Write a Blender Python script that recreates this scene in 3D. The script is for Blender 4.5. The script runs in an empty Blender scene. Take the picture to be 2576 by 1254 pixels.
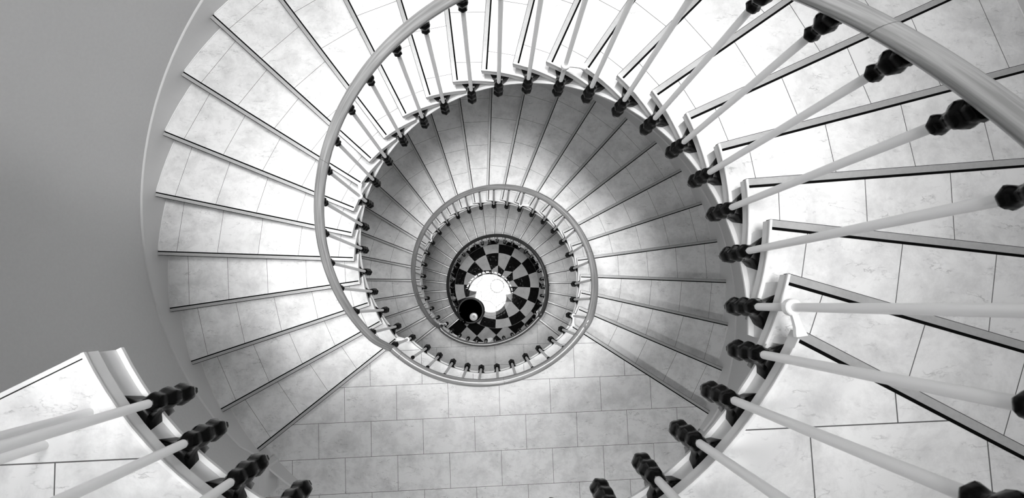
import bpy, bmesh, math, random
from mathutils import Vector, Matrix
C = bpy.context.scene.collection
S = bpy.context.scene
U = 0.179          # one riser height in metres; all lengths below are given in risers
W, H = 2576, 1254

# ------------------------------------------------------------------ camera
cam_d = bpy.data.cameras.new('camera'); cam = bpy.data.objects.new('camera', cam_d); C.objects.link(cam)
rows = [[0.9991153904956309, -0.019824275365793745, 0.03708685186132773],
        [0.017035086818062824, 0.9971077417772068, 0.07406724718159782],
        [-0.03844791661278862, -0.07336994884951217, 0.9965633990439122]]
Rm = Matrix(rows).transposed().to_4x4()
cam.matrix_world = Matrix.Translation(Vector((0.7288, -2.4092, 9.4666)) * U) @ Rm
cam_d.sensor_width = 36; cam_d.lens = 36 * 1289.22 / W
cam_d.shift_y = 40.12 / W
cam_d.clip_start = 0.02; cam_d.clip_end = 100
cam_d.dof.use_dof = True; cam_d.dof.focus_distance = 5.2; cam_d.dof.aperture_fstop = 6.3
S.camera = cam
# ------------------------------------------------------------------ world, exposure
w = bpy.data.worlds.new('world'); S.world = w; w.use_nodes = True
w.node_tree.nodes['Background'].inputs[0].default_value = (1, 1, 1, 1)
w.node_tree.nodes['Background'].inputs[1].default_value = 0.0
S.view_settings.view_transform = 'Standard'; S.view_settings.look = 'None'
S.view_settings.gamma = 1; S.view_settings.use_curve_mapping = False
S.view_settings.exposure = 0.0
S.cycles.max_bounces = 10; S.cycles.diffuse_bounces = 6
PW = dict(sky=4.2, win=2.0, winb=3.2, winc=1.8, s14=2100, snw=2000, sne=1800, sw=4500, sn=5600, se=4800, ss=400, lamp_a=240, lamp_b=10, lamp_c=4, lamp_d=0.5)   # light levels
CEIL = 40.0        # height of the dome ceiling above the top landing
lamps = []
def area(name, loc, rot, sx, sy, power, shape='RECTANGLE'):
    l = bpy.data.lights.new(name, 'AREA'); l.shape = shape; l.size = sx; l.size_y = sy; l.energy = power
    o = bpy.data.objects.new(name, l); o.location = loc; o.rotation_euler = rot; C.objects.link(o); return o

def spot(loc, aim, half, energy, blend=1.0, size=1.1):
    l = bpy.data.lights.new('downlight', 'SPOT'); l.energy = energy; l.spot_size = 2 * math.radians(half); l.spot_blend = blend; l.shadow_soft_size = size
    o = bpy.data.objects.new('downlight', l); o.location = [c * U for c in loc]; C.objects.link(o)
    o.rotation_euler = (Vector(aim) - Vector(loc)).to_track_quat('-Z', 'Y').to_euler(); return o
# unseen fill spots added below the skylight to brighten the stairs and the well
HT = CEIL - 1
SPOTS = [((0, 0, HT), (0, 0, 0), 14, PW['s14'], 1.), ((-6, 8.5, HT), (-9, 7.5, 0), 18.5, PW['snw'], .7), ((6, 7, HT), (6, 7, 0), 15, PW['sne'], 1.),
         ((8, 0, HT), (-9.5, 0, -20), 6.5, PW['sw'], 1.), ((0, -6.5, HT), (-1, 9.5, -38), 8, PW['sn'], 1.), ((-6.5, 0, HT), (10, 1, -33), 7, PW['se'], 1.), ((0, 6.5, HT), (0, -9, -66), 6, PW['ss'], 1.)]
for a_ in SPOTS: spot(*a_)
# ------------------------------------------------------------------ materials
def newmat(name):
    m = bpy.data.materials.new(name); m.use_nodes = True
    nt = m.node_tree; b = nt.nodes['Principled BSDF']; return m, nt, b
def plain(name, v, rough=.5, metal=0, coat=0, noise=0, nscale=8, bump=0):
    m, nt, b = newmat(name)
    b.inputs['Base Color'].default_value = (v, v, v, 1); b.inputs['Roughness'].default_value = rough
    b.inputs['Metallic'].default_value = metal; b.inputs['Coat Weight'].default_value = coat
    b.inputs['Coat Roughness'].default_value = .12
    if noise or bump:
        g = nt.nodes.new('ShaderNodeNewGeometry'); n = nt.nodes.new('ShaderNodeTexNoise')
        n.inputs['Scale'].default_value = nscale; n.inputs['Detail'].default_value = 5
        nt.links.new(g.outputs['Position'], n.inputs['Vector'])
        if noise:
            r = nt.nodes.new('ShaderNodeMapRange'); nt.links.new(n.outputs[0], r.inputs[0])
            r.inputs[1].default_value = .3; r.inputs[2].default_value = .7
            r.inputs[3].default_value = v * (1 - noise); r.inputs[4].default_value = min(1, v * (1 + noise))
            nt.links.new(r.outputs[0], b.inputs['Base Color'])
        if bump:
            bp = nt.nodes.new('ShaderNodeBump'); bp.inputs['Strength'].default_value = bump; bp.inputs['Distance'].default_value = .004
            nt.links.new(n.outputs[0], bp.inputs['Height']); nt.links.new(bp.outputs[0], b.inputs['Normal'])
    return m
def math_node(nt, op, a, b=None, c=None):
    n = nt.nodes.new('ShaderNodeMath'); n.operation = op
    for i, x in enumerate((a, b, c)):
        if x is None: continue
        if isinstance(x, (int, float)): n.inputs[i].default_value = x
        else: nt.links.new(x, n.inputs[i])
    return n.outputs[0]
def marble_color(nt, lo=.64, hi=.87):
    """pale marble with clouds and thin broken veins, in world position"""
    g = nt.nodes.new('ShaderNodeNewGeometry'); P = g.outputs['Position']
    n1 = nt.nodes.new('ShaderNodeTexNoise'); n1.inputs['Scale'].default_value = 4.0; n1.inputs['Detail'].default_value = 12; n1.inputs['Roughness'].default_value = .72
    n1.inputs['Distortion'].default_value = .25
    nt.links.new(P, n1.inputs['Vector'])
    r1 = nt.nodes.new('ShaderNodeMapRange'); nt.links.new(n1.outputs[0], r1.inputs[0])
    r1.inputs[1].default_value = .32; r1.inputs[2].default_value = .56; r1.inputs[3].default_value = lo; r1.inputs[4].default_value = hi
    # thin veins: |noise-0.5| small, kept only where a second noise is high
    def vein(scale, width, dist, seed, thr):
        mp = nt.nodes.new('ShaderNodeMapping'); mp.inputs['Location'].default_value = (seed, seed * 2, 0); mp.inputs['Rotation'].default_value = (0, 0, .7)
        mp.inputs['Scale'].default_value = (1, 2.5, 1)
        nt.links.new(P, mp.inputs['Vector'])
        n = nt.nodes.new('ShaderNodeTexNoise'); n.inputs['Scale'].default_value = scale; n.inputs['Detail'].default_value = 6; n.inputs['Roughness'].default_value = .58
        n.inputs['Distortion'].default_value = dist; nt.links.new(mp.outputs[0], n.inputs['Vector'])
        d = math_node(nt, 'ABSOLUTE', math_node(nt, 'SUBTRACT', n.outputs[0], .5))
        v = nt.nodes.new('ShaderNodeMapRange'); nt.links.new(d, v.inputs[0]); v.inputs[1].default_value = 0; v.inputs[2].default_value = width
        v.inputs[3].default_value = 1; v.inputs[4].default_value = 0
        m2 = nt.nodes.new('ShaderNodeTexNoise'); m2.inputs['Scale'].default_value = scale * 1.3; nt.links.new(mp.outputs[0], m2.inputs['Vector']); m2.inputs['Detail'].default_value = 3
        k = nt.nodes.new('ShaderNodeMapRange'); nt.links.new(m2.outputs[0], k.inputs[0]); k.inputs[1].default_value = thr; k.inputs[2].default_value = thr + .12
        return math_node(nt, 'MULTIPLY', v.outputs[0], k.outputs[0])
    v1 = vein(4.2, .014, .12, 3.1, .55); v2 = vein(9.5, .03, .1, 9.7, .55); v3 = vein(2.3, .006, .2, 17.3, .53)
    vv = math_node(nt, 'ADD', math_node(nt, 'MULTIPLY', v1, .4), math_node(nt, 'MULTIPLY', v2, .2))
    vv = math_node(nt, 'ADD', vv, math_node(nt, 'MULTIPLY', v3, .3))
    return math_node(nt, 'MULTIPLY', r1.outputs[0], math_node(nt, 'SUBTRACT', 1, vv))
def grey_to(nt, val, sock):
    c = nt.nodes.new('ShaderNodeCombineColor')
    for i in range(3): nt.links.new(val, c.inputs[i])
    nt.links.new(c.outputs[0], sock)
def mix(nt, f, a, b):
    """a*(1-f)+b*f for scalars"""
    return math_node(nt, 'ADD', math_node(nt, 'MULTIPLY', a, math_node(nt, 'SUBTRACT', 1, f)), math_node(nt, 'MULTIPLY', b, f) if not isinstance(b, (int, float)) else math_node(nt, 'MULTIPLY', f, b))
def joint_mask(nt, coord, period, width):
    """1 on thin lines at every multiple of period"""
    f = math_node(nt, 'FRACT', math_node(nt, 'ADD', math_node(nt, 'DIVIDE', coord, period), 50.5))
    d = math_node(nt, 'ABSOLUTE', math_node(nt, 'SUBTRACT', f, .5))
    return math_node(nt, 'LESS_THAN', math_node(nt, 'MULTIPLY', d, period), width / 2)
def mat_tread():
    m, nt, b = newmat('tread_marble')
    uv = nt.nodes.new('ShaderNodeUVMap'); uv.uv_map = 'UVMap'
    s = nt.nodes.new('ShaderNodeSeparateXYZ'); nt.links.new(uv.outputs[0], s.inputs[0])
    j = joint_mask(nt, s.outputs[0], 2.25 * U, .0036)
    grey_to(nt, mix(nt, j, marble_color(nt), .07), b.inputs['Base Color'])
    b.inputs['Roughness'].default_value = .5
    return m
def mat_tiles(name, x0, y0, rot=.0163, shift=0):
    """landing tiles 60 x 40 cm in running bond; (x0,y0): a joint crossing on a row line, in risers"""
    m, nt, b = newmat(name)
    g = nt.nodes.new('ShaderNodeNewGeometry')
    mp = nt.nodes.new('ShaderNodeMapping'); mp.vector_type = 'TEXTURE'
    mp.inputs['Location'].default_value = (x0 * U, y0 * U, 0); mp.inputs['Rotation'].default_value = (0, 0, rot)
    nt.links.new(g.outputs['Position'], mp.inputs['Vector'])
    s = nt.nodes.new('ShaderNodeSeparateXYZ'); nt.links.new(mp.outputs[0], s.inputs[0])
    rh = 2.255 * U; rw = 3.375 * U
    row = math_node(nt, 'FLOOR', math_node(nt, 'DIVIDE', s.outputs[1], rh))
    odd = math_node(nt, 'MODULO', math_node(nt, 'ADD', row, 100), 2)
    xs = math_node(nt, 'ADD', s.outputs[0], math_node(nt, 'MULTIPLY', odd, rw / 2))
    j = math_node(nt, 'MAXIMUM', joint_mask(nt, xs, rw, .0042), joint_mask(nt, s.outputs[1], rh, .0042))
    grey_to(nt, mix(nt, j, marble_color(nt), .08), b.inputs['Base Color'])
    b.inputs['Roughness'].default_value = .5
    return m
def mat_checker():
    m, nt, b = newmat('hall_checker')
    g = nt.nodes.new('ShaderNodeNewGeometry')
    mp = nt.nodes.new('ShaderNodeMapping'); mp.vector_type = 'TEXTURE'
    mp.inputs['Location'].default_value = (-2.08 * U, -7.95 * U, 0); mp.inputs['Rotation'].default_value = (0, 0, math.radians(-45 + 1.4))
    nt.links.new(g.outputs['Position'], mp.inputs['Vector'])
    s = nt.nodes.new('ShaderNodeSeparateXYZ'); nt.links.new(mp.outputs[0], s.inputs[0])
    t = 2.33 * U
    u = math_node(nt, 'FLOOR', math_node(nt, 'DIVIDE', s.outputs[0], t)); v = math_node(nt, 'FLOOR', math_node(nt, 'DIVIDE', s.outputs[1], t))
    par = math_node(nt, 'MODULO', math_node(nt, 'ADD', math_node(nt, 'ADD', u, v), 200), 2)   # 0 -> light
    j = math_node(nt, 'MAXIMUM', joint_mask(nt, s.outputs[0], t, .006), joint_mask(nt, s.outputs[1], t, .006))
    col = mix(nt, par, marble_color(nt, .5, .68), .008)
    grey_to(nt, mix(nt, j, col, .2), b.inputs['Base Color'])
    b.inputs['Roughness'].default_value = .015; b.inputs['IOR'].default_value = 1.37
    return m
M = {}
M['tread'] = mat_tread()
M['tiles_top'] = mat_tiles('landing_tiles_top', 8.23, -4.79)
M['tiles_1'] = mat_tiles('landing_tiles_first', 1.07, -9.83)
M['tiles_2'] = mat_tiles('landing_tiles_second', 2.54, -7.33)
M['checker'] = mat_checker()
def mat_stone(name, lo, hi, rough):
    m, nt, b = newmat(name); grey_to(nt, marble_color(nt, lo, hi), b.inputs['Base Color']); b.inputs['Roughness'].default_value = rough; return m
M['rose_light'] = mat_stone('rosette_pale_stone', .72, .88, .015)
M['rose_dark'] = plain('rosette_black_stone', .012, .015, noise=.5, nscale=30)
M['hub'] = plain('rosette_hub_stone', .9, .015)
for k_ in ('rose_light', 'rose_dark', 'hub'): M[k_].node_tree.nodes['Principled BSDF'].inputs['IOR'].default_value = 1.37
M['white'] = plain('white_paint', .8, .38, noise=.03, nscale=14)
M['rod'] = plain('white_enamel', .93, .4)
M['wall'] = plain('wall_paint', .66, .62, noise=.02, nscale=40, bump=.05)
M['skirt'] = plain('skirting_paint', .74, .4)
M['ceil'] = plain('ceiling_paint', .7, .7)
M['alu'] = plain('nosing_aluminium', .54, .34, metal=.5, noise=.05, nscale=60)
M['rubber'] = plain('black_rubber', .003, .8); M['rubber'].node_tree.nodes['Principled BSDF'].inputs['Specular IOR Level'].default_value = .05
M['iron'] = plain('black_cast_iron', .003, .2)
M['iron'].node_tree.nodes['Principled BSDF'].inputs['Specular IOR Level'].default_value = .1
M['drum'] = plain('black_lacquer', .006, .3); M['drum'].node_tree.nodes['Principled BSDF'].inputs['Specular IOR Level'].default_value = .25
M['drum_edge'] = plain('black_lacquer_edge', .02, .35)
M['dish'] = plain('white_china', .85, .2)
M['plastic'] = plain('fixture_metal', .5, .4, metal=.6)
def mat_wood(name='handrail_wood', lo=.11, hi=.22):
    m, nt, b = newmat(name)
    uv = nt.nodes.new('ShaderNodeUVMap'); uv.uv_map = 'UVMap'
    mp = nt.nodes.new('ShaderNodeMapping'); mp.inputs['Scale'].default_value = (1.1, 7, 1); nt.links.new(uv.outputs[0], mp.inputs['Vector'])
    n = nt.nodes.new('ShaderNodeTexNoise'); n.inputs['Scale'].default_value = 2.2; n.inputs['Detail'].default_value = 7; n.inputs['Distortion'].default_value = .4
    nt.links.new(mp.outputs[0], n.inputs['Vector'])
    r = nt.nodes.new('ShaderNodeMapRange'); nt.links.new(n.outputs[0], r.inputs[0]); r.inputs[1].default_value = .33; r.inputs[2].default_value = .66
    r.inputs[3].default_value = lo; r.inputs[4].default_value = hi
    grey_to(nt, r.outputs[0], b.inputs['Base Color']); b.inputs['Roughness'].default_value = .33; b.inputs['Coat Weight'].default_value = .5; b.inputs['Coat Roughness'].default_value = .15
    return m
M['wood'] = mat_wood(lo=.16, hi=.3); M['wood_mid'] = mat_wood('handrail_mid_wood', .09, .17); M['wood_dark'] = mat_wood('handrail_dark_wood', .035, .07)  # same rail wood in lit, half-shaded and shaded tones; darkest also for joints
def emis(name, v, st):
    m, nt, b = newmat(name); b.inputs['Base Color'].default_value = (v, v, v, 1)
    b.inputs['Emission Color'].default_value = (1, 1, 1, 1); b.inputs['Emission Strength'].default_value = st; return m
M['sky'] = emis('lit_skylight_glass', .8, PW['sky'])
M['window'] = emis('lit_window_glass', .8, PW['win'])
M['window_b'] = emis('lit_window_glass_first', .8, PW['winb']); M['window_c'] = emis('lit_window_glass_second', .8, PW['winc'])
for k_ in 'abcd': M['lamp_' + k_] = emis('lit_lamp_glass_' + k_, .8, PW['lamp_' + k_])  # glow of the added fill lamps

# ------------------------------------------------------------------ mesh helpers
def V(x, y, z): return Vector((x * U, y * U, z * U))
def obj(name, bm, mats, parent=None, smooth=False):
    me = bpy.data.meshes.new(name)
    bmesh.ops.recalc_face_normals(bm, faces=bm.faces)
    bm.to_mesh(me); bm.free()
    for m in (mats if isinstance(mats, (list, tuple)) else [mats]): me.materials.append(m)
    if smooth:
        me.polygons.foreach_set('use_smooth', [True] * len(me.polygons))
    o = bpy.data.objects.new(name, me); C.objects.link(o)
    if parent: o.parent = parent; o.matrix_parent_inverse = parent.matrix_world.inverted()
    return o
def sharp(o, ang=35):
    me = o.data
    bm = bmesh.new(); bm.from_mesh(me)
    for e in bm.edges:
        e.smooth = not (len(e.link_faces) != 2 or e.calc_face_angle(0) > math.radians(ang))
    bm.to_mesh(me); bm.free()
    return o
def struct(o, nm=None): o['kind'] = 'structure'; return o
def thing(name, label, cat, loc=(0, 0, 0), group=None):
    o = bpy.data.objects.new(name, None); C.objects.link(o); o.location = loc; o.empty_display_size = .1
    o['label'] = label; o['category'] = cat
    if group: o['group'] = group
    bpy.context.view_layer.update()
    return o
def prism(bm, top, bot, mi_top=0, mi_side=0, mi_bot=0):
    """closed solid between two loops of Vectors (same count)"""
    a = [bm.verts.new(p) for p in top]; b = [bm.verts.new(p) for p in bot]; n = len(a)
    f = bm.faces.new(a); f.material_index = mi_top
    g = bm.faces.new(b[::-1]); g.material_index = mi_bot
    for i in range(n):
        q = bm.faces.new((a[i], b[i], b[(i + 1) % n], a[(i + 1) % n])); q.material_index = mi_side
    f.normal_update(); g.normal_update()
    return f
def sweep_sections(bm, secs, closed_profile=True, cap=True, mi=0, uv=False):
    """secs: list of profiles (lists of Vectors) joined along the path"""
    rings = [[bm.verts.new(p) for p in s] for s in secs]; n = len(rings[0])
    uvl = bm.loops.layers.uv.new('UVMap') if uv else None; L = 0
    for i in range(len(rings) - 1):
        d = (secs[i + 1][0] - secs[i][0]).length
        for j in range(n if closed_profile else n - 1):
            k = (j + 1) % n
            f = bm.faces.new((rings[i][j], rings[i + 1][j], rings[i + 1][k], rings[i][k])); f.material_index = mi
            if uv:
                for lp, c in zip(f.loops, ((L, j / n), (L + d, j / n), (L + d, (j + 1) / n), (L, (j + 1) / n))): lp[uvl].uv = c
        L += d
    if cap and closed_profile:
        bm.faces.new(rings[0]).material_index = mi; bm.faces.new(rings[-1][::-1]).material_index = mi
def lathe(bm, prof, n=20, center=(0, 0, 0), axis='Z', mi=0, squash=None):
    """prof: (r, z) pairs in metres"""
    rings = []
    for r, z in prof:
        ring = []
        for i in range(n):
            a = 2 * math.pi * i / n
            rr = r * (squash(a, z) if squash else 1)
            ring.append(bm.verts.new((center[0] + rr * math.cos(a), center[1] + rr * math.sin(a), center[2] + z)))
        rings.append(ring)
    for i in range(len(rings) - 1):
        for j in range(n):
            k = (j + 1) % n
            bm.faces.new((rings[i][j], rings[i][k], rings[i + 1][k], rings[i + 1][j])).material_index = mi
    bm.faces.new(rings[0][::-1]).material_index = mi; bm.faces.new(rings[-1]).material_index = mi
def box(bm, x0, x1, y0, y1, z0, z1):
    prism(bm, [Vector(p) for p in ((x0, y0, z1), (x1, y0, z1), (x1, y1, z1), (x0, y1, z1))], [Vector(p) for p in ((x0, y0, z0), (x1, y0, z0), (x1, y1, z0), (x0, y1, z0))])
D = math.radians

# ------------------------------------------------------------------ geometry of the spiral (risers as unit)
RO = 18.1; RW = 18.2
FL = [dict(z0=0., n=25, c=(0, 0), a=math.degrees(-.4755), p=math.degrees(.1787), r=1., Ri=7.18, Rb=6.91, Rr=6.90, braces=(0, 8, 17, 24)),
      dict(z0=-25., n=26, c=(.07, -.14), a=math.degrees(-.5861), p=math.degrees(.1756), r=1., Ri=7.15, Rb=6.89, Rr=6.90, braces=(0, 9, 17, 25)),
      dict(z0=-51., n=28, c=(.56, .03), a=math.degrees(-.6841), p=math.degrees(.1679), r=.9894, Ri=6.8, Rb=6.5, Rr=6.46, braces=(0, 9, 16, 27))]
GZ = -51 - 28 * .9894
BO = 5.47; NI = .165     # baluster offset (deg) after each nosing; width of the aluminium nosing
inner_d = {0: {0: .89, 1: .11, 2: .5, 3: -.2, 4: -.46, 5: -.2, 6: -.12, 7: -.26, 8: -.42, 9: .02, 10: -.03, 11: -.09, 12: -.29, 13: -.09, 14: .23, 15: .33, 16: .38, 17: .04, 18: 0, 19: -.1, 20: .11, 21: .13, 22: .4, 23: .28, 24: 1.19},
           1: {0: .22, 1: .59, 2: .16, 3: -.2, 4: .17, 5: -.07, 6: -.06, 7: -.12, 8: .22, 9: -.1, 10: -.42, 11: -.17, 12: -.16, 13: -.08, 14: .38, 15: .09, 16: .4, 17: .6, 18: .09, 19: -.21, 20: -.49, 21: -.58, 22: -.13, 23: .16, 24: .06, 25: .9}, 2: {27: .6}}
outer_d = {0: {0: -.5, 16: .23, 17: .13, 20: -.17, 21: -.22, 22: -.16}, 1: {1: -.19, 7: -.16, 9: -.14, 5: .11}, 2: {27: -.5}}
bal_d = {0: {0: -.36, 1: .69, 2: .67, 3: .25, 4: .14, 5: .02, 6: -.06, 7: .31, 8: -.11, 9: .19, 10: -.01, 11: -.31, 12: .39, 13: -.35, 14: .38, 15: .21, 16: .36, 17: -.43, 18: -.45, 19: -.21, 20: .02, 21: -.29, 22: .06, 23: .4, 24: 0}, 1: {}, 2: {}}
def pol(c, r, deg): return (c[0] + r * math.cos(D(deg)), c[1] + r * math.sin(D(deg)))
def outer_pt(c, deg, R=RO):
    """where the line from c in direction deg meets the wall circle of radius R about the origin"""
    dx, dy = math.cos(D(deg)), math.sin(D(deg)); b = c[0] * dx + c[1] * dy; q = c[0] ** 2 + c[1] ** 2 - R * R
    t = -b + math.sqrt(b * b - q); return (c[0] + t * dx, c[1] + t * dy)
def nose(i, k):
    """strip line of nosing k: inner and outer xy, plus downhill unit normal"""
    F = FL[i]; a = F['a'] + F['p'] * k
    A = pol(F['c'], F['Ri'], a + inner_d[i].get(k, 0)); B = outer_pt(F['c'], a + outer_d[i].get(k, 0))
    dx, dy = B[0] - A[0], B[1] - A[1]; L = math.hypot(dx, dy)
    return A, B, (-dy / L, dx / L), (dx / L, dy / L)
def along(i, k, off):
    """the strip line moved downhill by off and cut again at the inner edge and the wall"""
    F = FL[i]; A, B, n, d = nose(i, k)
    def cut(R, c):
        x, y = A[0] + n[0] * off - c[0], A[1] + n[1] * off - c[1]
        b = x * d[0] + y * d[1]; q = x * x + y * y - R * R; t = -b + math.sqrt(b * b - q)
        return (x + t * d[0] + c[0], y + t * d[1] + c[1])
    return cut(F['Ri'], F['c']), cut(RO, (0, 0))

def build_flight(i, label):
    F = FL[i]; c = F['c']; base = V(c[0], c[1], F['z0'] - F['n'] * F['r'])
    root = thing('stair_flight', label, 'staircase', base)
    n = F['n']; r = F['r']; Ri = F['Ri']
    SL = .34                                                     # slab thickness
    for k in range(n):
        z = F['z0'] - k * r
        # nosing profile: aluminium angle along the front edge, with the black strip behind it
        a0, b0 = along(i, k, .0); a1, b1 = along(i, k, NI)
        bm = bmesh.new(); e = .012
        prism(bm, [V(*a0, z + e), V(*b0, z + e), V(*b1, z + e), V(*a1, z + e)], [V(*a0, z - .03), V(*b0, z - .03), V(*b1, z - .03), V(*a1, z - .03)])
        a2, b2 = along(i, k, NI); a3, b3 = along(i, k, NI + .015)  # dark front lip stands in for the shadow gap under the nosing
        prism(bm, [V(*a2, z - .002), V(*b2, z - .002), V(*b3, z - .002), V(*a3, z - .002)], [V(*a2, z - .2), V(*b2, z - .2), V(*b3, z - .2), V(*a3, z - .2)], 1, 1, 1)
        nz = obj('nosing', bm, [M['alu'], M['rubber']], root)
        bm = bmesh.new(); a4, b4 = along(i, k, -.068)
        a4 = (a4[0] + nose(i, k)[3][0] * .03, a4[1] + nose(i, k)[3][1] * .03); a5 = (a0[0] + nose(i, k)[3][0] * .03, a0[1] + nose(i, k)[3][1] * .03)
        prism(bm, [V(*a4, z + .008), V(*b4, z + .008), V(*b0, z + .008), V(*a5, z + .008)], [V(*a4, z - .02), V(*b4, z - .02), V(*b0, z - .02), V(*a5, z - .02)])
        g = obj('grip_strip', bm, M['rubber'], nz)
        if k >= 1:
            # tread slab from its nosing back under the riser of the step above
            fa, fb = along(i, k, NI); ba, bb = along(i, k - 1, -.35)
            ang = lambda p, cc: math.degrees(math.atan2(p[1] - cc[1], p[0] - cc[0]))
            t0, t1 = ang(ba, c), ang(fa, c)
            if t1 < t0: t1 += 360
            q0, q1 = ang(bb, (0, 0)), ang(fb, (0, 0))
            if q1 < q0: q1 += 360
            inn = [pol(c, Ri, t0 + (t1 - t0) * s / 6) for s in range(7)]
            out = [pol((0, 0), RO, q0 + (q1 - q0) * s / 8) for s in range(9)]
            loop = inn + out[::-1]
            bm = bmesh.new(); uvl = bm.loops.layers.uv.new('UVMap')
            f = prism(bm, [V(*p, z) for p in loop], [V(*p, z - SL) for p in loop], 0, 1, 1)
            mid = D((q0 + q1) / 2 + .9); fo = outer_pt((0, 0), math.degrees(mid))
            for lp in f.loops:
                p = lp.vert.co; lp[uvl].uv = ((fo[0] * U - p.x) * math.cos(mid) + (fo[1] * U - p.y) * math.sin(mid) - .2 + random.Random(i * 50 + k).uniform(-.01, .01), 0)
            o = obj('tread', bm, [M['tread'], M['white']], root)
            # pale bead along the inner edge of the tread
            bm = bmesh.new()
            sweep_sections(bm, [[V(*pol(c, Ri + a, t), z + b) for a, b in ((-.018, -.05), (-.018, .006), (.0, .022), (.03, .022), (.045, -.01))] for t in [t0 + (t1 - t0) * s / 6 for s in range(7)]])
            sweep_sections(bm, [[V(*outer_pt((0, 0), t, RO - .03), z + .001), V(*outer_pt((0, 0), t, RO - .02), z + .02), V(*outer_pt((0, 0), t, RO + .01), z + .03), V(*outer_pt((0, 0), t, RO + .01), z)] for t in [q0 + (q1 - q0 - .9) * s / 8 for s in range(9)]])
            obj('edge_bead', bm, M['white'], o)
        # riser below nosing k
        bm = bmesh.new(); ra, rb = along(i, k, .03); sa, sb = along(i, k, -.12)
        dd = nose(i, k)[3]; zt = z - (SL if k else .36); zb = z - r + .001
        ra = (ra[0] + dd[0] * .1, ra[1] + dd[1] * .1); sa = (sa[0] + dd[0] * .1, sa[1] + dd[1] * .1)
        prism(bm, [V(*p, zt) for p in (ra, rb, sb, sa)], [V(*p, zb) for p in (ra, rb, sb, sa)])
        obj('riser', bm, M['white'], root)
    # inner string: stepped top below each slab, smooth helical soffit line
    a_start = F['a'] + 1.; a_end = F['a'] + F['p'] * (n - 1) + 5
    zl = lambda t: F['z0'] - (t - F['a']) / F['p'] * r            # pitch line
    bm = bmesh.new(); Rs = Ri + .07
    zend = F['z0'] - n * r
    for k in range(1, n):
        t0 = F['a'] + F['p'] * (k - 1) + .4; t1 = F['a'] + F['p'] * k + .4
        ts = [t0 + (t1 - t0) * s / 6 for s in range(7)]
        zt = F['z0'] - k * r - SL
        secs = []
        for t in ts:
            zb = max(zl(t) - 1.8, zend + .002)
            zz = min(zt, 99); zb = min(zb, zz - .02)
            secs.append([V(*pol(c, Rs, t), zz), V(*pol(c, Rs, t), zb + .12), V(*pol(c, Rs - .1, t), zb + .06), V(*pol(c, Rs - .1, t), zb), V(*pol(c, Rs + .35, t), zb), V(*pol(c, Rs + .35, t), zz)])
        sweep_sections(bm, secs)
    obj('inner_string', bm, M['white'], root)
    # soffit slab
    bm = bmesh.new(); secs = []; t = F['a'] - .3
    tend = F['a'] + F['p'] * (n - 1.9)
    while t < tend + .01:
        zb = zl(t) - 1.78; zt = zl(t) - 1.42
        A = pol(c, Rs + .36, t); B = outer_pt(c, t, RO - .02)
        secs.append([V(*A, zt), V(*B, zt), V(*B, zb), V(*A, zb)]); t += 3
    sweep_sections(bm, secs); obj('soffit', bm, M['ceil'], root)
    # wall string with its rounded top, following the pitch line
    bm = bmesh.new(); secs = []; t = F['a'] - 4
    up = lambda t: max(F['z0'] - (t - F['a']) / F['p'] * r, zend) + 1.05 if t > F['a'] else F['z0'] + 1.05
    while t < F['a'] + F['p'] * n + 1:
        h = up(t) if t > F['a'] + 3 else F['z0'] + .6 + .45 * max(0, (t - F['a'] + 4) / 7) - max(0, (t - F['a']) / F['p'])
        if t > F['a'] + F['p'] * (n - 1): h = zend + 1.05 + max(0, (F['n'] * 1. - (t - F['a']) / F['p'])) * r * .6
        A = lambda R: outer_pt((0, 0), t, R)
        lo = max(min(zl(t), F['z0']) - 1.2, zend + .004)
        secs.append([V(*A(RO + .01), lo), V(*A(RO + .01), h - .03), V(*A(RO + .04), h), V(*A(RW), h + .02), V(*A(RW), lo)]); t += 2.5
    sweep_sections(bm, secs); obj('wall_string', bm, M['skirt'], root)
    return root

build_flight(0, 'uppermost curved flight of pale marble steps sweeping down from the top landing')
build_flight(1, 'second curved flight of marble steps, half hidden below the uppermost flight')
build_flight(2, 'lowest curved flight of marble steps coming down beside the checkered rosette floor')

# ------------------------------------------------------------------ landings
E1 = [(-150, 7.2), (-135, 6.81), (-125.6, 6.8), (-113, 6.9), (-102, 6.98), (-88, 7.09), (-81, 7.07), (-72, 7.02), (-58.6, 6.99), (-46, 7.09), (-39, 7.17), (-20, 7.2)]
def interp(T, x):
    if x <= T[0][0]: return T[0][1]
    for (a, u), (b, v) in zip(T, T[1:]):
        if x <= b: return u + (v - u) * (x - a) / (b - a)
    return T[-1][1]
def blend(i, th):
    """centre of the well edge on the landing between flight i-1 and flight i (th from -150 to -25)"""
    if i == 0: return (0, 0), 7.2
    s = min(1, max(0, (th + 140) / 105)); s = s * s * (3 - 2 * s)
    a, b = FL[i - 1], FL[i]
    return (a['c'][0] * (1 - s) + b['c'][0] * s, a['c'][1] * (1 - s) + b['c'][1] * s), a['Ri'] * (1 - s) + b['Ri'] * s
def edge_pt(i, th, off=0):
    if i == 1: return pol((0, 0), interp(E1, th) + off, th)
    c, R = blend(i, th)
    if i == 0: R = interp([(-155, 7.28), (-145, 7.25), (-128, 7.21), (-56, 7.2), (-39.5, 7.15), (-26, 7.18)], th)
    return pol(c, R + off, th)
YB = -25.5
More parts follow.
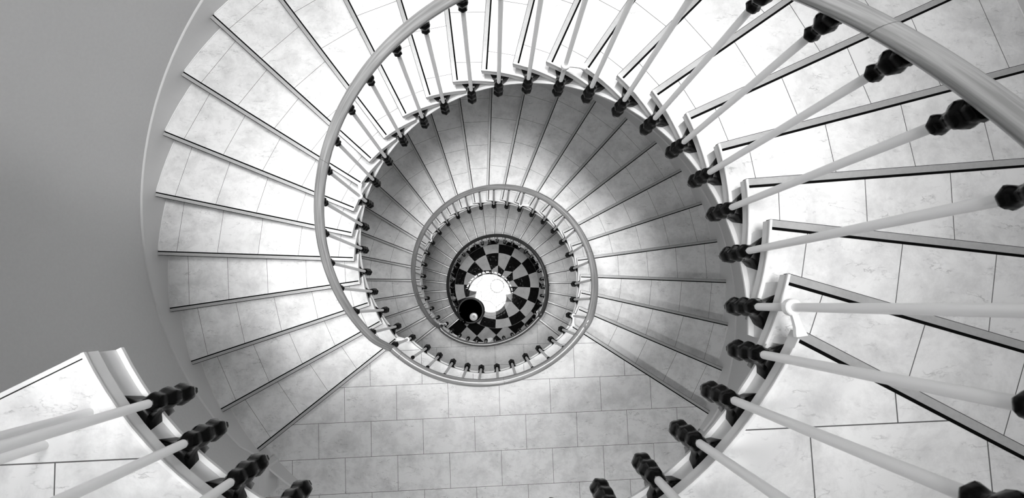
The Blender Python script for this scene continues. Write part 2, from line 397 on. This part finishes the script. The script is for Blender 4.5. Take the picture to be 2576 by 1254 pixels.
def landing(i, mat, tha, thb, leftline=None):
    z = FL[i]['z0']
    # right boundary: front edge of nosing 0 of the flight going down
    fa, fb = along(i, 0, .0 + NI)
    ths = [tha + (thb - tha) * s / 40 for s in range(41)]
    inn = [edge_pt(i, t) for t in ths] + [fa]
    if i == 0:
        lp = [pol((0, 0), RO, -154.0)]
        la = -154.0
    else:
        # ends under the last riser of the flight arriving from above
        la_a, la_b = along(i - 1, FL[i - 1]['n'] - 1, -.10)
        inn = [la_a] + inn; lp = [la_b]; la = math.degrees(math.atan2(la_b[1], la_b[0]))
    ra = math.degrees(math.atan2(fb[1], fb[0]))
    # outer boundary: round wall, then the straight corridor towards -y
    XW = 13.3
    aw = -math.degrees(math.acos(-XW / RO))   # angle where the wall meets x=-XW
    right = [fb] + [pol((0, 0), RO, ra - (ra + 42.5) * s / 6) for s in range(1, 7)]
    xr = right[-1][0]
    outer = right + [(xr, YB), (-XW - .9, YB), (-XW - .9, -RO * math.sin(math.acos((XW + .9) / RO)))]
    al = math.degrees(math.atan2(outer[-1][1], outer[-1][0]))
    if la > 0: la -= 360
    if la < al: outer += [pol((0, 0), RO, al + (la - al) * s / 6) for s in range(1, 6)]
    loop = inn + outer + lp
    bm = bmesh.new(); bmf = prism(bm, [V(*p, z) for p in loop], [V(*p, z - .36) for p in loop], 0, 1, 1)
    bmesh.ops.triangulate(bm, faces=[f for f in bm.faces if len(f.verts) > 4], ngon_method='EAR_CLIP')
    o = struct(obj('floor', bm, [mat, M['white']]))
    # structural deck below
    bm = bmesh.new(); lo = []
    inn2 = [edge_pt(i, t, .07) for t in ths]
    loop2 = inn2 + [outer_pt((0, 0), thb + 1.5, RO - .3)] + [pol((0, 0), RO - .3, -44), (xr - .2, YB + .1), (-XW - .7, YB + .1), pol((0, 0), RO - .3, -142.5), pol((0, 0), RO - .3, tha)]
    prism(bm, [V(*p, z - .36) for p in loop2], [V(*p, z - .9) for p in loop2])
    bmesh.ops.triangulate(bm, faces=[f for f in bm.faces if len(f.verts) > 4], ngon_method='EAR_CLIP')
    # lip at the lower edge
    sweep_sections(bm, [[V(*edge_pt(i, t, .2), z - .9), V(*edge_pt(i, t, -.03), z - .9), V(*edge_pt(i, t, -.03), z - .98), V(*edge_pt(i, t, .2), z - .98)] for t in ths])
    d = struct(obj('floor_deck', bm, M['white'])); d.name = 'trim_%d' % (i + 1)
    # pale bead on the well edge
    bm = bmesh.new()
    sweep_sections(bm, [[V(*edge_pt(i, t, a), z + b) for a, b in ((-.018, -.05), (-.018, .006), (.0, .022), (.035, .022), (.05, -.01))] for t in ths])
    struct(obj('trim_%d' % (i + 4), bm, M['white']))
    return ths
landing(0, M['tiles_top'], -154.4, -28.0)
landing(1, M['tiles_1'], -137.0, -34.5)
landing(2, M['tiles_2'], -139.0, -40.0)

bm = bmesh.new()
def strip(a, b, z0, z1):
    A_, B_ = pol((0, 0), 7.3, -154.1), pol((0, 0), RO - .1, -154.1); n_ = (-math.sin(D(-154.1)), math.cos(D(-154.1)))
    q = [(A_[0] + n_[0] * a, A_[1] + n_[1] * a), (B_[0] + n_[0] * a, B_[1] + n_[1] * a), (B_[0] + n_[0] * b, B_[1] + n_[1] * b), (A_[0] + n_[0] * b, A_[1] + n_[1] * b)]
    prism(bm, [V(*p, z1) for p in q], [V(*p, z0) for p in q])
strip(-.03, .05, -.3, .02); struct(obj('trim_12', bm, M['white']))
bm = bmesh.new(); strip(.052, .07, -.02, .004); struct(obj('trim_13', bm, M['rubber']))
# top-storey floor carried on over the left of the stairs, outside the well
bm = bmesh.new(); lo = [pol((0, 0), 10.1, 205.5 - 41 * s / 12) for s in range(13)] + [pol((0, 0), RO, 164.5 + 41 * s / 12) for s in range(13)]
prism(bm, [V(*p, 0) for p in lo], [V(*p, -.9) for p in lo], 0, 1, 1)
bmesh.ops.triangulate(bm, faces=[f for f in bm.faces if len(f.verts) > 4], ngon_method='EAR_CLIP')
struct(obj('floor', bm, [M['tiles_top'], M['white']]))
# ------------------------------------------------------------------ ground floor with rosette
bm = bmesh.new(); loop = [pol((0, 0), RW, t) for t in range(-42, 223, 3)] + [(-14.2, YB), (13.5, YB)]
prism(bm, [V(*p, GZ) for p in loop], [V(*p, GZ - .5) for p in loop])
bmesh.ops.triangulate(bm, faces=[f for f in bm.faces if len(f.verts) > 4], ngon_method='EAR_CLIP')
struct(obj('floor', bm, M['checker']))
RC = (1.51, .49); bm = bmesh.new(); A0 = -3.4; ST = 22.6
def arc(r, a, b, n=6): return [pol(RC, r, a + (b - a) * s / n) for s in range(n + 1)]
def piece(loop, mi):
    cx = sum(p[0] for p in loop) / len(loop); cy = sum(p[1] for p in loop) / len(loop)
    sh = []
    for p in loop:
        d = math.hypot(p[0] - cx, p[1] - cy); f = max(0, 1 - .022 / d); sh.append((cx + (p[0] - cx) * f, cy + (p[1] - cy) * f))
    prism(bm, [V(*p, GZ + .012) for p in sh], [V(*p, GZ - .0) for p in sh], mi, mi, mi)
piece([pol(RC, 1.13, 22.5 * s + 10) for s in range(16)], 2)
for s in range(16):
    a = A0 + 22.5 * s; b = a + 22.5; light = (s % 2 == 1)
    za, zb = (3.6, 2.92) if s % 2 == 0 else (2.92, 3.6)
    piece([pol(RC, 1.16, a), pol(RC, za, a), pol(RC, zb, b), pol(RC, 1.16, b)], 1 if light else 0)
    piece([pol(RC, za, a)] + arc(5.71, a, b) + [pol(RC, zb, b)], 0 if light else 1)
    piece(arc(5.71, a, b) + arc(7.22, a, b)[::-1], 1 if light else 0)
bmesh.ops.recalc_face_normals(bm, faces=bm.faces)
ro = struct(obj('floor', bm, [M['rose_light'], M['rose_dark'], M['hub']]))
bm = bmesh.new(); loop = [pol(RC, 7.25, t * 6) for t in range(60)]
prism(bm, [V(*p, GZ + .004) for p in loop], [V(*p, GZ - .1) for p in loop]); struct(obj('floor', bm, plain('rosette_grout', .22, .5)))

# ------------------------------------------------------------------ walls, ceiling, skylight
def wall_arc(name, a0, a1, z0, z1):
    bm = bmesh.new(); n = max(4, int((a1 - a0) / 2.5)); secs = []
    for s in range(n + 1):
        t = a0 + (a1 - a0) * s / n
        secs.append([V(*pol((0, 0), RW, t), z1), V(*pol((0, 0), RW + 1.5, t), z1), V(*pol((0, 0), RW + 1.5, t), z0), V(*pol((0, 0), RW, t), z0)])
    sweep_sections(bm, secs); o = struct(obj(name, bm, M['wall'])); 
    for p in o.data.polygons: p.use_smooth = True
    return sharp(o)
wall_arc('wall_left', 90, 221.5, GZ - .5, CEIL)
wall_arc('wall_right', -42.0, 90, GZ - .5, CEIL)
def wbox(name, x0, x1, y0, y1, z0, z1, m='wall'):
    bm = bmesh.new(); box(bm, x0 * U, x1 * U, y0 * U, y1 * U, z0 * U, z1 * U); return struct(obj(name, bm, M[m]))
wbox('wall_front_left', -15.8, -14.2, YB - 1.5, -13.2, GZ - .5, CEIL)
wbox('wall_front_right', 13.6, 15.2, YB - 1.5, -13.2, GZ - .5, CEIL)
wbox('wall_back', -14.2, 13.6, YB - 1.5, YB, GZ - .5, CEIL)
# ceiling with a round opening
def ring_plate(name, r0, r1, z0, z1, mat, n=64):
    bm = bmesh.new()
    sweep_sections(bm, [[V(*pol((0, 0), r0, 360 * s / n), z1), V(*pol((0, 0), r1, 360 * s / n), z1), V(*pol((0, 0), r1, 360 * s / n), z0), V(*pol((0, 0), r0, 360 * s / n), z0)] for s in range(n + 1)], cap=False)
    return struct(obj(name, bm, mat))
SR = 8.8
ring_plate('ceiling', SR, 32, CEIL, CEIL + .8, M['ceil'])
bm = bmesh.new(); loop = [pol((0, 0), SR + .2, t * 6) for t in range(60)]
prism(bm, [V(*p, CEIL + .9) for p in loop], [V(*p, CEIL + .82) for p in loop]); sk = struct(obj('window_1', bm, M['sky']))
bm = bmesh.new()
for t in range(12):                                  # glazing bars of the skylight
    a = D(t * 30); d = Vector((math.cos(a), math.sin(a), 0)); n_ = Vector((-d.y, d.x, 0)) * .07 * U
    p0 = d * 2 * U; p1 = d * SR * U; z0 = Vector((0, 0, (CEIL + .55) * U)); z1 = Vector((0, 0, (CEIL + .8) * U))
    prism(bm, [p0 - n_ + z1, p1 - n_ + z1, p1 + n_ + z1, p0 + n_ + z1], [p0 - n_ + z0, p1 - n_ + z0, p1 + n_ + z0, p0 + n_ + z0])
struct(obj('trim_7', bm, M['white']))
ring_plate('trim_8', 1.8, 2.1, CEIL + .5, CEIL + .8, M['white'])
# far wall: window above the top landing, two unseen glowing panes added lower down
def far_window(n, nt_, z0, z1, mat, a0=78, a1=100):
    bm = bmesh.new(); Rw = RW - .12; w3 = (a1 - a0 - 1.2) / 3
    for q in range(3):
        a_ = a0 + q * (w3 + .6)
        secs = [[V(*pol((0, 0), Rw - .06, t), z1), V(*pol((0, 0), Rw, t), z1), V(*pol((0, 0), Rw, t), z0), V(*pol((0, 0), Rw - .06, t), z0)] for t in (a_, a_ + w3 / 2, a_ + w3)]
        sweep_sections(bm, secs)
    struct(obj('window_%d' % n, bm, mat))
    bm = bmesh.new()
    for z0_, z1_ in ((z0 - .4, z0), ((z0 + z1) / 2 - .15, (z0 + z1) / 2 + .15), (z1, z1 + .4)):
        sweep_sections(bm, [[V(*pol((0, 0), Rw - .3, t), z1_), V(*pol((0, 0), RW, t), z1_), V(*pol((0, 0), RW, t), z0_), V(*pol((0, 0), Rw - .3, t), z0_)] for t in [a0 - .6 + (a1 - a0 + 1.2) * s_ / 5 for s_ in range(6)]])
    for a_ in (a0 - .6, a0 + w3, a0 + 2 * w3 + .6, a1):
        sweep_sections(bm, [[V(*pol((0, 0), Rw - .3, t), z1 + .4), V(*pol((0, 0), RW, t), z1 + .4), V(*pol((0, 0), RW, t), z0 - .4), V(*pol((0, 0), Rw - .3, t), z0 - .4)] for t in (a_, a_ + .6)])
    struct(obj('trim_%d' % nt_, bm, M['white']))
far_window(2, 11, 14, 29, M['window'])
far_window(3, 14, -25, -17, M['window_b'])  # unseen glowing pane added to brighten the first landing and its rods
far_window(4, 15, -51, -43, M['window_c'])  # unseen glowing pane added as fill for the second landing
# pier with plinth at the corner of the first landing
def pier(i):
    z = FL[i]['z0']; top = FL[i - 1]['z0'] - .9
    def lp(x0, y0, x1, y1, ch): return [(x0, y0), (x0, y1), (x1 - ch, y1), (x1, y1 + ch), (x1, y0 - ch), (x1 - ch, y0)]
    bm = bmesh.new()
    a = lp(-14.6, -11.9, -13.27, -14.15, .25); prism(bm, [V(*p, z + 2.1) for p in a], [V(*p, z) for p in a])
    a = lp(-14.6, -12.15, -13.6, -13.9, .2); prism(bm, [V(*p, top) for p in a], [V(*p, z + 2.1) for p in a])
    a = lp(-14.6, -11.87, -13.24, -14.18, .26); prism(bm, [V(*p, z + .1) for p in a], [V(*p, z) for p in a])
    struct(obj('trim_%d' % (8 + i), bm, M['skirt']))
pier(1); pier(2)

# ------------------------------------------------------------------ ironwork
ROD = .082
def oct_(a, z): return 1 + .07 * math.cos(6 * a)
def bracket_mesh(L=1.4, arm=.5):
    """cast socket: local +x points towards the wall, origin at the foot of the rod"""
    bm = bmesh.new(); u = U
    prof = [(.03, -1.42), (.08, -1.40), (.105, -1.33), (.1, -1.25), (.15, -1.2), (.2, -1.08), (.215, -.94), (.19, -.8), (.165, -.74), (.185, -.66), (.21, -.54), (.2, -.4), (.165, -.3), (.16, -.24), (.175, -.16), (.165, -.04), (.13, .02), (.10, .06), (.09, .065)]
    lathe(bm, [(r * u, z * u) for r, z in prof], 24, squash=oct_)
    # arm widening to the fixing plate on the string
    secs = []
    for x, wy, zt, zb in ((.0, .16, -.06, -.6), (.14, .17, -.05, -.64), (.2, .2, -.03, -.72), (.26, .27, .0, -.84), (.31, .38, .03, -.98), (.335, .42, .03, -1.02), (.345, .42, .03, -1.02)):
        x *= arm / .345 if x > .14 else 1
        secs.append([Vector((x * u, wy * u, (zt - .1) * u)), Vector((x * u, wy * .8 * u, zt * u)), Vector((x * u, -wy * .8 * u, zt * u)), Vector((x * u, -wy * u, (zt - .1) * u)), Vector((x * u, -wy * .45 * u, zb * u)), Vector((x * u, wy * .45 * u, zb * u))])
    sweep_sections(bm, secs)
    return bm
def collar_mesh():
    """upper casting between rod and handrail, origin at its lower end"""
    bm = bmesh.new(); u = U
    prof = [(.09, -.02), (.12, .0), (.155, .06), (.13, .14), (.11, .2), (.12, .27), (.18, .36), (.205, .46), (.175, .56), (.16, .6), (.19, .66), (.17, .74)]
    lathe(bm, [(r * u, z * u) for r, z in prof], 20, squash=oct_)
    return bm
def to_mesh(name, bm, mat, smooth=True):
    bmesh.ops.recalc_face_normals(bm, faces=bm.faces)
    me = bpy.data.meshes.new(name); bm.to_mesh(me); bm.free(); me.materials.append(mat)
    bm = bmesh.new(); bm.from_mesh(me)
    for f in bm.faces: f.smooth = smooth
    for e in bm.edges: e.smooth = not (len(e.link_faces) != 2 or e.calc_face_angle(0) > D(48))
    bm.to_mesh(me); bm.free(); return me
def ferrule_mesh():
    bm = bmesh.new(); u = U
    lathe(bm, [(r * u, z * u) for r, z in ((.085, -.01), (.1, .0), (.1, .05), (.11, .1))], 20)
    return bm
def short_collar_mesh():
    bm = bmesh.new(); u = U
    lathe(bm, [(r * u, z * u) for r, z in ((.09, -.02), (.12, .0), (.14, .05), (.12, .12), (.13, .18), (.17, .28), (.17, .38), (.15, .46))], 20, squash=oct_)
    return bm
ME_BR = to_mesh('bracket', bracket_mesh(arm=.345), M['iron'])
ME_CO = to_mesh('collar', collar_mesh(), M['iron']); ME_C2 = to_mesh('collar_short', short_collar_mesh(), M['iron']); ME_FE = to_mesh('ferrule', ferrule_mesh(), M['iron'])
rod_cache = {}
def rod_mesh(L):
    key = round(L, 2)
    if key not in rod_cache:
        bm = bmesh.new(); lathe(bm, [(ROD * U, 0), (ROD * U, key * U * .33), (ROD * U, key * U * .66), (ROD * U, key * U)], 16)
        rod_cache[key] = to_mesh('baluster', bm, M['rod'])
    return rod_cache[key]
def link(name, me, parent, loc, rz):
    o = bpy.data.objects.new(name, me); C.objects.link(o); o.parent = parent
    o.location = loc; o.rotation_euler = (0, 0, rz); return o
def brace(parent_rod, rod_xy, z_ring, corner, zc, rootloc):
    """white ring round the rod and flat arm to the nosing corner; built in world space"""
    bm = bmesh.new(); R = ROD * 2.0
    c = V(rod_xy[0], rod_xy[1], z_ring)
    lathe(bm, [(R * U * .9, -.1 * U), (R * U, -.07 * U), (R * U, .07 * U), (R * U * .9, .1 * U)], 20, center=c)
    e = V(corner[0], corner[1], zc); d = e - c; L = d.length; d.normalize(); s = Vector((-d.y, d.x, 0)).normalized(); up = Vector((0, 0, 1))
    secs = []
    for t, wd, th in ((.0, .07, .05), (.35, .06, .045), (.7, .07, .05), (.9, .1, .05), (1.02, .11, .05)):
        p = c + d * L * t
        secs.append([p + s * wd * U + up * th * U, p - s * wd * U + up * th * U, p - s * wd * U - up * th * U, p + s * wd * U - up * th * U])
    sweep_sections(bm, secs)
    o = obj('brace', bm, M['rod']); o.parent = parent_rod; bpy.context.view_layer.update(); o.matrix_parent_inverse = parent_rod.matrix_world.inverted()
    return o
def rail_profile(px, py, pz, nx, ny):
    """handrail section: n = horizontal unit vector across the rail"""
    out = []
    for a, b in ((-.2, -.12), (-.22, -.02), (-.2, .08), (-.13, .15), (-.04, .18), (.04, .18), (.13, .15), (.2, .08), (.22, -.02), (.2, -.12), (.12, -.17), (-.12, -.17)):
        out.append(V(px + nx * a, py + ny * a, pz + b))
    return out
def rail_part(parent, pts, name='handrail', mat='wood'):
    """pts: list of (x, y, z)"""
    secs = []
    for j, p in enumerate(pts):
        a = pts[max(0, j - 1)]; b = pts[min(len(pts) - 1, j + 1)]
        tx, ty = b[0] - a[0], b[1] - a[1]; L = math.hypot(tx, ty); secs.append(rail_profile(p[0], p[1], p[2], -ty / L, tx / L))
    bm = bmesh.new(); sweep_sections(bm, secs, uv=True)
    o = obj(name, bm, M[mat], parent, smooth=True)
    # visible butt joints every couple of metres
    return sharp(o, 60)
def seams(parent, pts, idx):
    for j in idx:
        a = pts[j - 1]; p = pts[j]; b = pts[j + 1]; tx, ty, tz = (b[0] - a[0]), (b[1] - a[1]), (b[2] - a[2]); L = math.sqrt(tx * tx + ty * ty + tz * tz); l2 = math.hypot(tx, ty)
        bm = bmesh.new(); secs = []
        for s in (-.008, .008):
            q = (p[0] + tx / L * s, p[1] + ty / L * s, p[2] + tz / L * s)
            pr = rail_profile(*q, -ty / l2, tx / l2); ctr = V(*q); secs.append([ctr + (v - ctr) * 1.006 for v in pr])
        sweep_sections(bm, secs); obj('rail_joint', bm, M['wood_dark'], parent)

RH, LH = 6.2, 5.4        # rail axis above the pitch line of a flight, above a landing
def flight_rail_z(i, th):
    F = FL[i]; s = (th - F['a']) / F['p']; return F['z0'] - s * F['r'] + RH
def make_flight_railing(i, label):
    F = FL[i]; root = thing('stair_railing', label, 'railing', V(F['c'][0], F['c'][1], F['z0'] - F['n'] * F['r']))
    pts = []; t0 = F['a'] + .5; t1 = F['a'] + F['p'] * (F['n'] - .4)
    if i == 2: t1 = F['a'] + F['p'] * (F['n'] - 1) + 8.5
    n = int((t1 - t0) / 2.0)
    for s in range(n + 1):
        t = t0 + (t1 - t0) * s / n
        z = flight_rail_z(i, t)
        e0 = F['a'] + 8; e1 = F['a'] + F['p'] * (F['n'] - 1.2)
        if t < e0: u_ = (e0 - t) / 8; z = z + (F['z0'] + LH - flight_rail_z(i, F['a'])) * u_ * u_
        if t > e1 and i < 2: u_ = (t - e1) / (t1 - e1); z = z * (1 - u_ * u_) + (F['z0'] - F['n'] * F['r'] + LH) * u_ * u_
        R = F['Rr']
        if i == 2: R = interp([(F['a'], 6.5), (F['a'] + 40, 6.35), (F['a'] + 110, 6.45), (F['a'] + 200, 6.45), (F['a'] + 235, 6.6), (F['a'] + 262, 6.9)], t)
        pts.append((*pol(F['c'], R, t), z))
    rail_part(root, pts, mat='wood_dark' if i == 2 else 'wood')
    seams(root, pts, [j for j in range(20, len(pts) - 4, 34)])
    for k in range(F['n']):
        if i == 2 and k == F['n'] - 1: continue
        t = F['a'] + BO + F['p'] * k + bal_d[i].get(k, 0)
        Rb = F['Rb'] - (.2 if (k == F['n'] - 1) else .1 if (i == 0 and k in (22, 23)) else 0)
        x, y = pol(F['c'], Rb, t); zf = F['z0'] - (k + 1) * F['r'] - .4
        # rod top: under the rail at this angle
        zr = interp([(math.degrees(math.atan2(p[1] - F['c'][1], p[0] - F['c'][0])) if False else t0 + (t1 - t0) * s_ / n, p[2]) for s_, p in enumerate(pts)], t)
        ch = .74 if i == 0 else .46
        Lr = zr - .17 - ch - zf
        rod = link('baluster', rod_mesh(Lr), root, V(x, y, zf) - root.location, D(t))
        link('bracket', ME_BR, rod, (0, 0, 0), 0)
        link('collar', ME_CO if i == 0 else ME_C2, rod, (0, 0, (round(Lr, 2) + .02) * U), 0)
        if k in F['braces']:
            bpy.context.view_layer.update()
            A = along(i, k, .06)[0]
            brace(rod, (x, y), F['z0'] - k * F['r'] - .1, A, F['z0'] - k * F['r'] + .03, None)
    return root, pts
r0, p0 = make_flight_railing(0, 'railing of white rods and black castings along the uppermost flight of steps')
r1, p1 = make_flight_railing(1, 'railing of white rods and black castings along the second flight of steps')
r2, p2 = make_flight_railing(2, 'dark handrail and thin rods along the lowest flight, circling the rosette floor')
# newel post at the foot of the lowest flight
bm = bmesh.new(); nx, ny = p2[-1][0] - .05, p2[-1][1] - .12
hh = p2[-1][2] - GZ
lathe(bm, [(r * U, z * U) for r, z in ((.5, 0), (.5, .3), (.36, .4), (.3, .9), (.22, 1.2), (.2, 3.5), (.26, 4.2), (.18, 4.6), (.22, hh - .9), (.34, hh - .7), (.3, hh - .3), (.4, hh - .1), (.42, hh + .15), (.34, hh + .3), (.15, hh + .36))], 24, center=V(nx, ny, GZ))
sharp(obj('newel_post', bm, M['iron'], r2, smooth=True), 50)
def make_landing_railing(i, angles, label):
    z = FL[i]['z0']; root = thing('landing_railing', label, 'railing', V(0, 0, z))
    Fb = FL[i]
    t1 = Fb['a'] + .5
    if i == 0: t0 = -150.
    else:
        Fa = FL[i - 1]; t0 = Fa['a'] + Fa['p'] * (Fa['n'] - .4) - 360
    pts = []; n = 44
    for s in range(n + 1):
        t = t0 + (t1 - t0) * s / n; u_ = s / n
        if i == 0: xy = pol((0, 0), 6.9, t)
        else:
            c, R = blend(i, t); w_ = u_ * u_ * (3 - 2 * u_); Rr = FL[i - 1]['Rr'] * (1 - w_) + FL[i]['Rr'] * w_
            if i == 2: Rr = Rr + (.08) * (1 - u_)
            a, b = FL[i - 1]['c'], FL[i]['c']; c = (a[0] * (1 - w_) + b[0] * w_, a[1] * (1 - w_) + b[1] * w_)
            # keep joined to the flights at both ends
            xy = pol(c, Rr - .1 * math.sin(math.pi * u_) * (i == 1), t)
            if s == 0: xy = (p0 if i == 1 else p1)[-1][:2]
        pts.append((*xy, z + LH))
    if i > 0: pts = pts[1:]; pts = [((p0 if i == 1 else p1)[-1][0], (p0 if i == 1 else p1)[-1][1], z + LH)] + pts
    nxt = (p0, p1, p2)[i][0]; pts = pts[:-1] + [(nxt[0], nxt[1], z + LH)]
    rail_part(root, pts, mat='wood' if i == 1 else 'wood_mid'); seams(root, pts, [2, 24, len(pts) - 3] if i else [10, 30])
    for t in angles:
        x, y = edge_pt(i, t, -.27 if i == 0 else -.22); zf = z - .4
        ch = .74 if i == 0 else .1
        Lr = LH - .17 - ch + .4
        rod = link('baluster', rod_mesh(Lr), root, V(x, y, zf) - root.location, D(t))
        link('bracket', ME_BR, rod, (0, 0, 0), 0); link('collar' if i == 0 else 'ferrule', ME_CO if i == 0 else ME_FE, rod, (0, 0, (round(Lr, 2) + .02) * U), 0)
    return root
make_landing_railing(0, [-143.7, -135.6, -126.4, -117.8, -109, -100.3, -91.5, -82.8, -74.1, -65.4, -56.9, -48.2, -39.4, -30.6], 'nearest railing, long white rods running past the camera from the top landing')
make_landing_railing(1, [-125.4, -116.8, -108, -99.2, -91.2, -82.2, -73.4, -64.6, -55.7, -46.8, -38.4], 'railing with highlighted wooden handrail along the first landing below')
make_landing_railing(2, [-127.9, -119.3, -110.8, -102.2, -93.7, -85.1, -76.6, -68, -59.5, -50.9, -42.4], 'railing with dark handrail along the second landing below, beside the rosette floor')
# guard rail across the open end of the top landing: floor-mounted rods
g = thing('guard_railing', 'short guard rail of floor-mounted white rods on the top landing at lower left', 'railing', V(-6.41, -4.2, 0))
gx, gy = -6.41, -4.2; dx, dy = -.811, -.585
for s in (0, .92, 3.6, 4.5, 5.4, 6.3, 7.2):
    link('baluster', rod_mesh(LH - .15), g, V(dx * s, dy * s, 0), 0)
rail_part(g, [(gx - dx * .3 + dx * s, gy - dy * .3 + dy * s, LH) for s in (0, 1, 2, 3, 4, 5, 6, 7, 7.8)])

# ------------------------------------------------------------------ things in the hall
TZ = -75.0
t = thing('drum_table', 'round black drum-shaped table with recessed top beside the foot of the stairs', 'table', V(-2.95, -3.6, GZ))
bm = bmesh.new()
hT = TZ - GZ; R = 2.2
lathe(bm, [(r * U, z * U) for r, z in ((1.5, .02), (1.5, .3), (1.2, .5), (1.2, hT - .9), (1.9, hT - .6), (R, hT - .4), (R, hT - .02), (R - .05, hT), (R - .13, hT), (R - .16, hT - .06), (R - .42, hT - .06), (R - .44, hT - .28), (.1, hT - .28))], 48, center=(0, 0, 0))
o = obj('table_body', bm, M['drum'], None, smooth=True); sharp(o, 30); o.parent = t
bm = bmesh.new(); lathe(bm, [((R - .3) * U, 0), ((R - .24) * U, .03 * U), ((R - .18) * U, .0)], 48, center=(0, 0, (hT - .055) * U))
o = obj('rim_ring', bm, M['drum_edge'], None, smooth=True); o.parent = t
d = thing('round_dish', 'small round white lidded dish standing on the black drum table', 'dish', V(-2.45, -4.6, TZ - .28))
bm = bmesh.new(); lathe(bm, [(r * U, z * U) for r, z in ((.4, .002), (.5, .06), (.64, .25), (.66, .4), (.62, .42), (.5, .43), (.1, .44))], 32)
o = obj('dish_body', bm, M['dish'], None, smooth=True); sharp(o, 40); o.parent = d
bm = bmesh.new(); lathe(bm, [(r * U, z * U) for r, z in ((.36, .435), (.36, .5), (.33, .54), (.24, .54), (.21, .5), (.1, .47), (.12, .54), (.1, .6), (.03, .62))], 28)
o = obj('lid', bm, M['dish'], None, smooth=True); sharp(o, 40); o.parent = d

# ------------------------------------------------------------------ unseen fill lamps added under landings and flights to brighten the stairs
def lamp_under(x, y, z, label, mat):
    t = thing('ceiling_lamp', label, 'lamp', V(x, y, z))
    bm = bmesh.new(); lathe(bm, [(1.0 * U, 0), (1.05 * U, -.05 * U), (1.0 * U, -.12 * U)], 32); o = obj('lamp_base', bm, M['white'], None, smooth=True); o.parent = t
    if mat == 'lamp_a':  # skirt added to keep this fill light off the wall
        bm = bmesh.new(); lathe(bm, [(r_ * U, z_ * U) for r_, z_ in ((1.06, -.1), (1.1, -1.5), (1.0, -1.5), (.96, -.1))], 32); o = obj('lamp_shade', bm, M['white'], None, smooth=True); sharp(o); o.parent = t
    bm = bmesh.new(); lathe(bm, [(.5 * U, -.42 * U), (.8 * U, -.33 * U), (.94 * U, -.13 * U), (.9 * U, -.12 * U)], 32); o = obj('lamp_glass', bm, M[mat], None, smooth=True); o.parent = t
for x, y, z, lb in ((2, -15, -.9, 'round ceiling lamp below the top landing'), (0, -11, -25.98, 'round ceiling lamp below the first landing down'), (0, -11, -51.98, 'round ceiling lamp below the second landing down')):
    lamp_under(x, y, z, lb, 'lamp_a' if z > -2 else 'lamp_b')
for i, th, lb in ((0, 15, 'round ceiling lamp below the right side of the uppermost flight'), (0, 90, 'round ceiling lamp below the far side of the uppermost flight'), (0, 165, 'round ceiling lamp below the left side of the uppermost flight'),
                  (1, 15, 'round ceiling lamp below the right side of the second flight'), (1, 90, 'round ceiling lamp below the far side of the second flight'), (1, 165, 'round ceiling lamp below the left side of the second flight')):
    F = FL[i]; x, y = pol((0, 0), 12.5, th)
    lamp_under(x, y, F['z0'] - (th - F['a']) / F['p'] - 1.9, lb, 'lamp_c' if i == 0 else 'lamp_d')
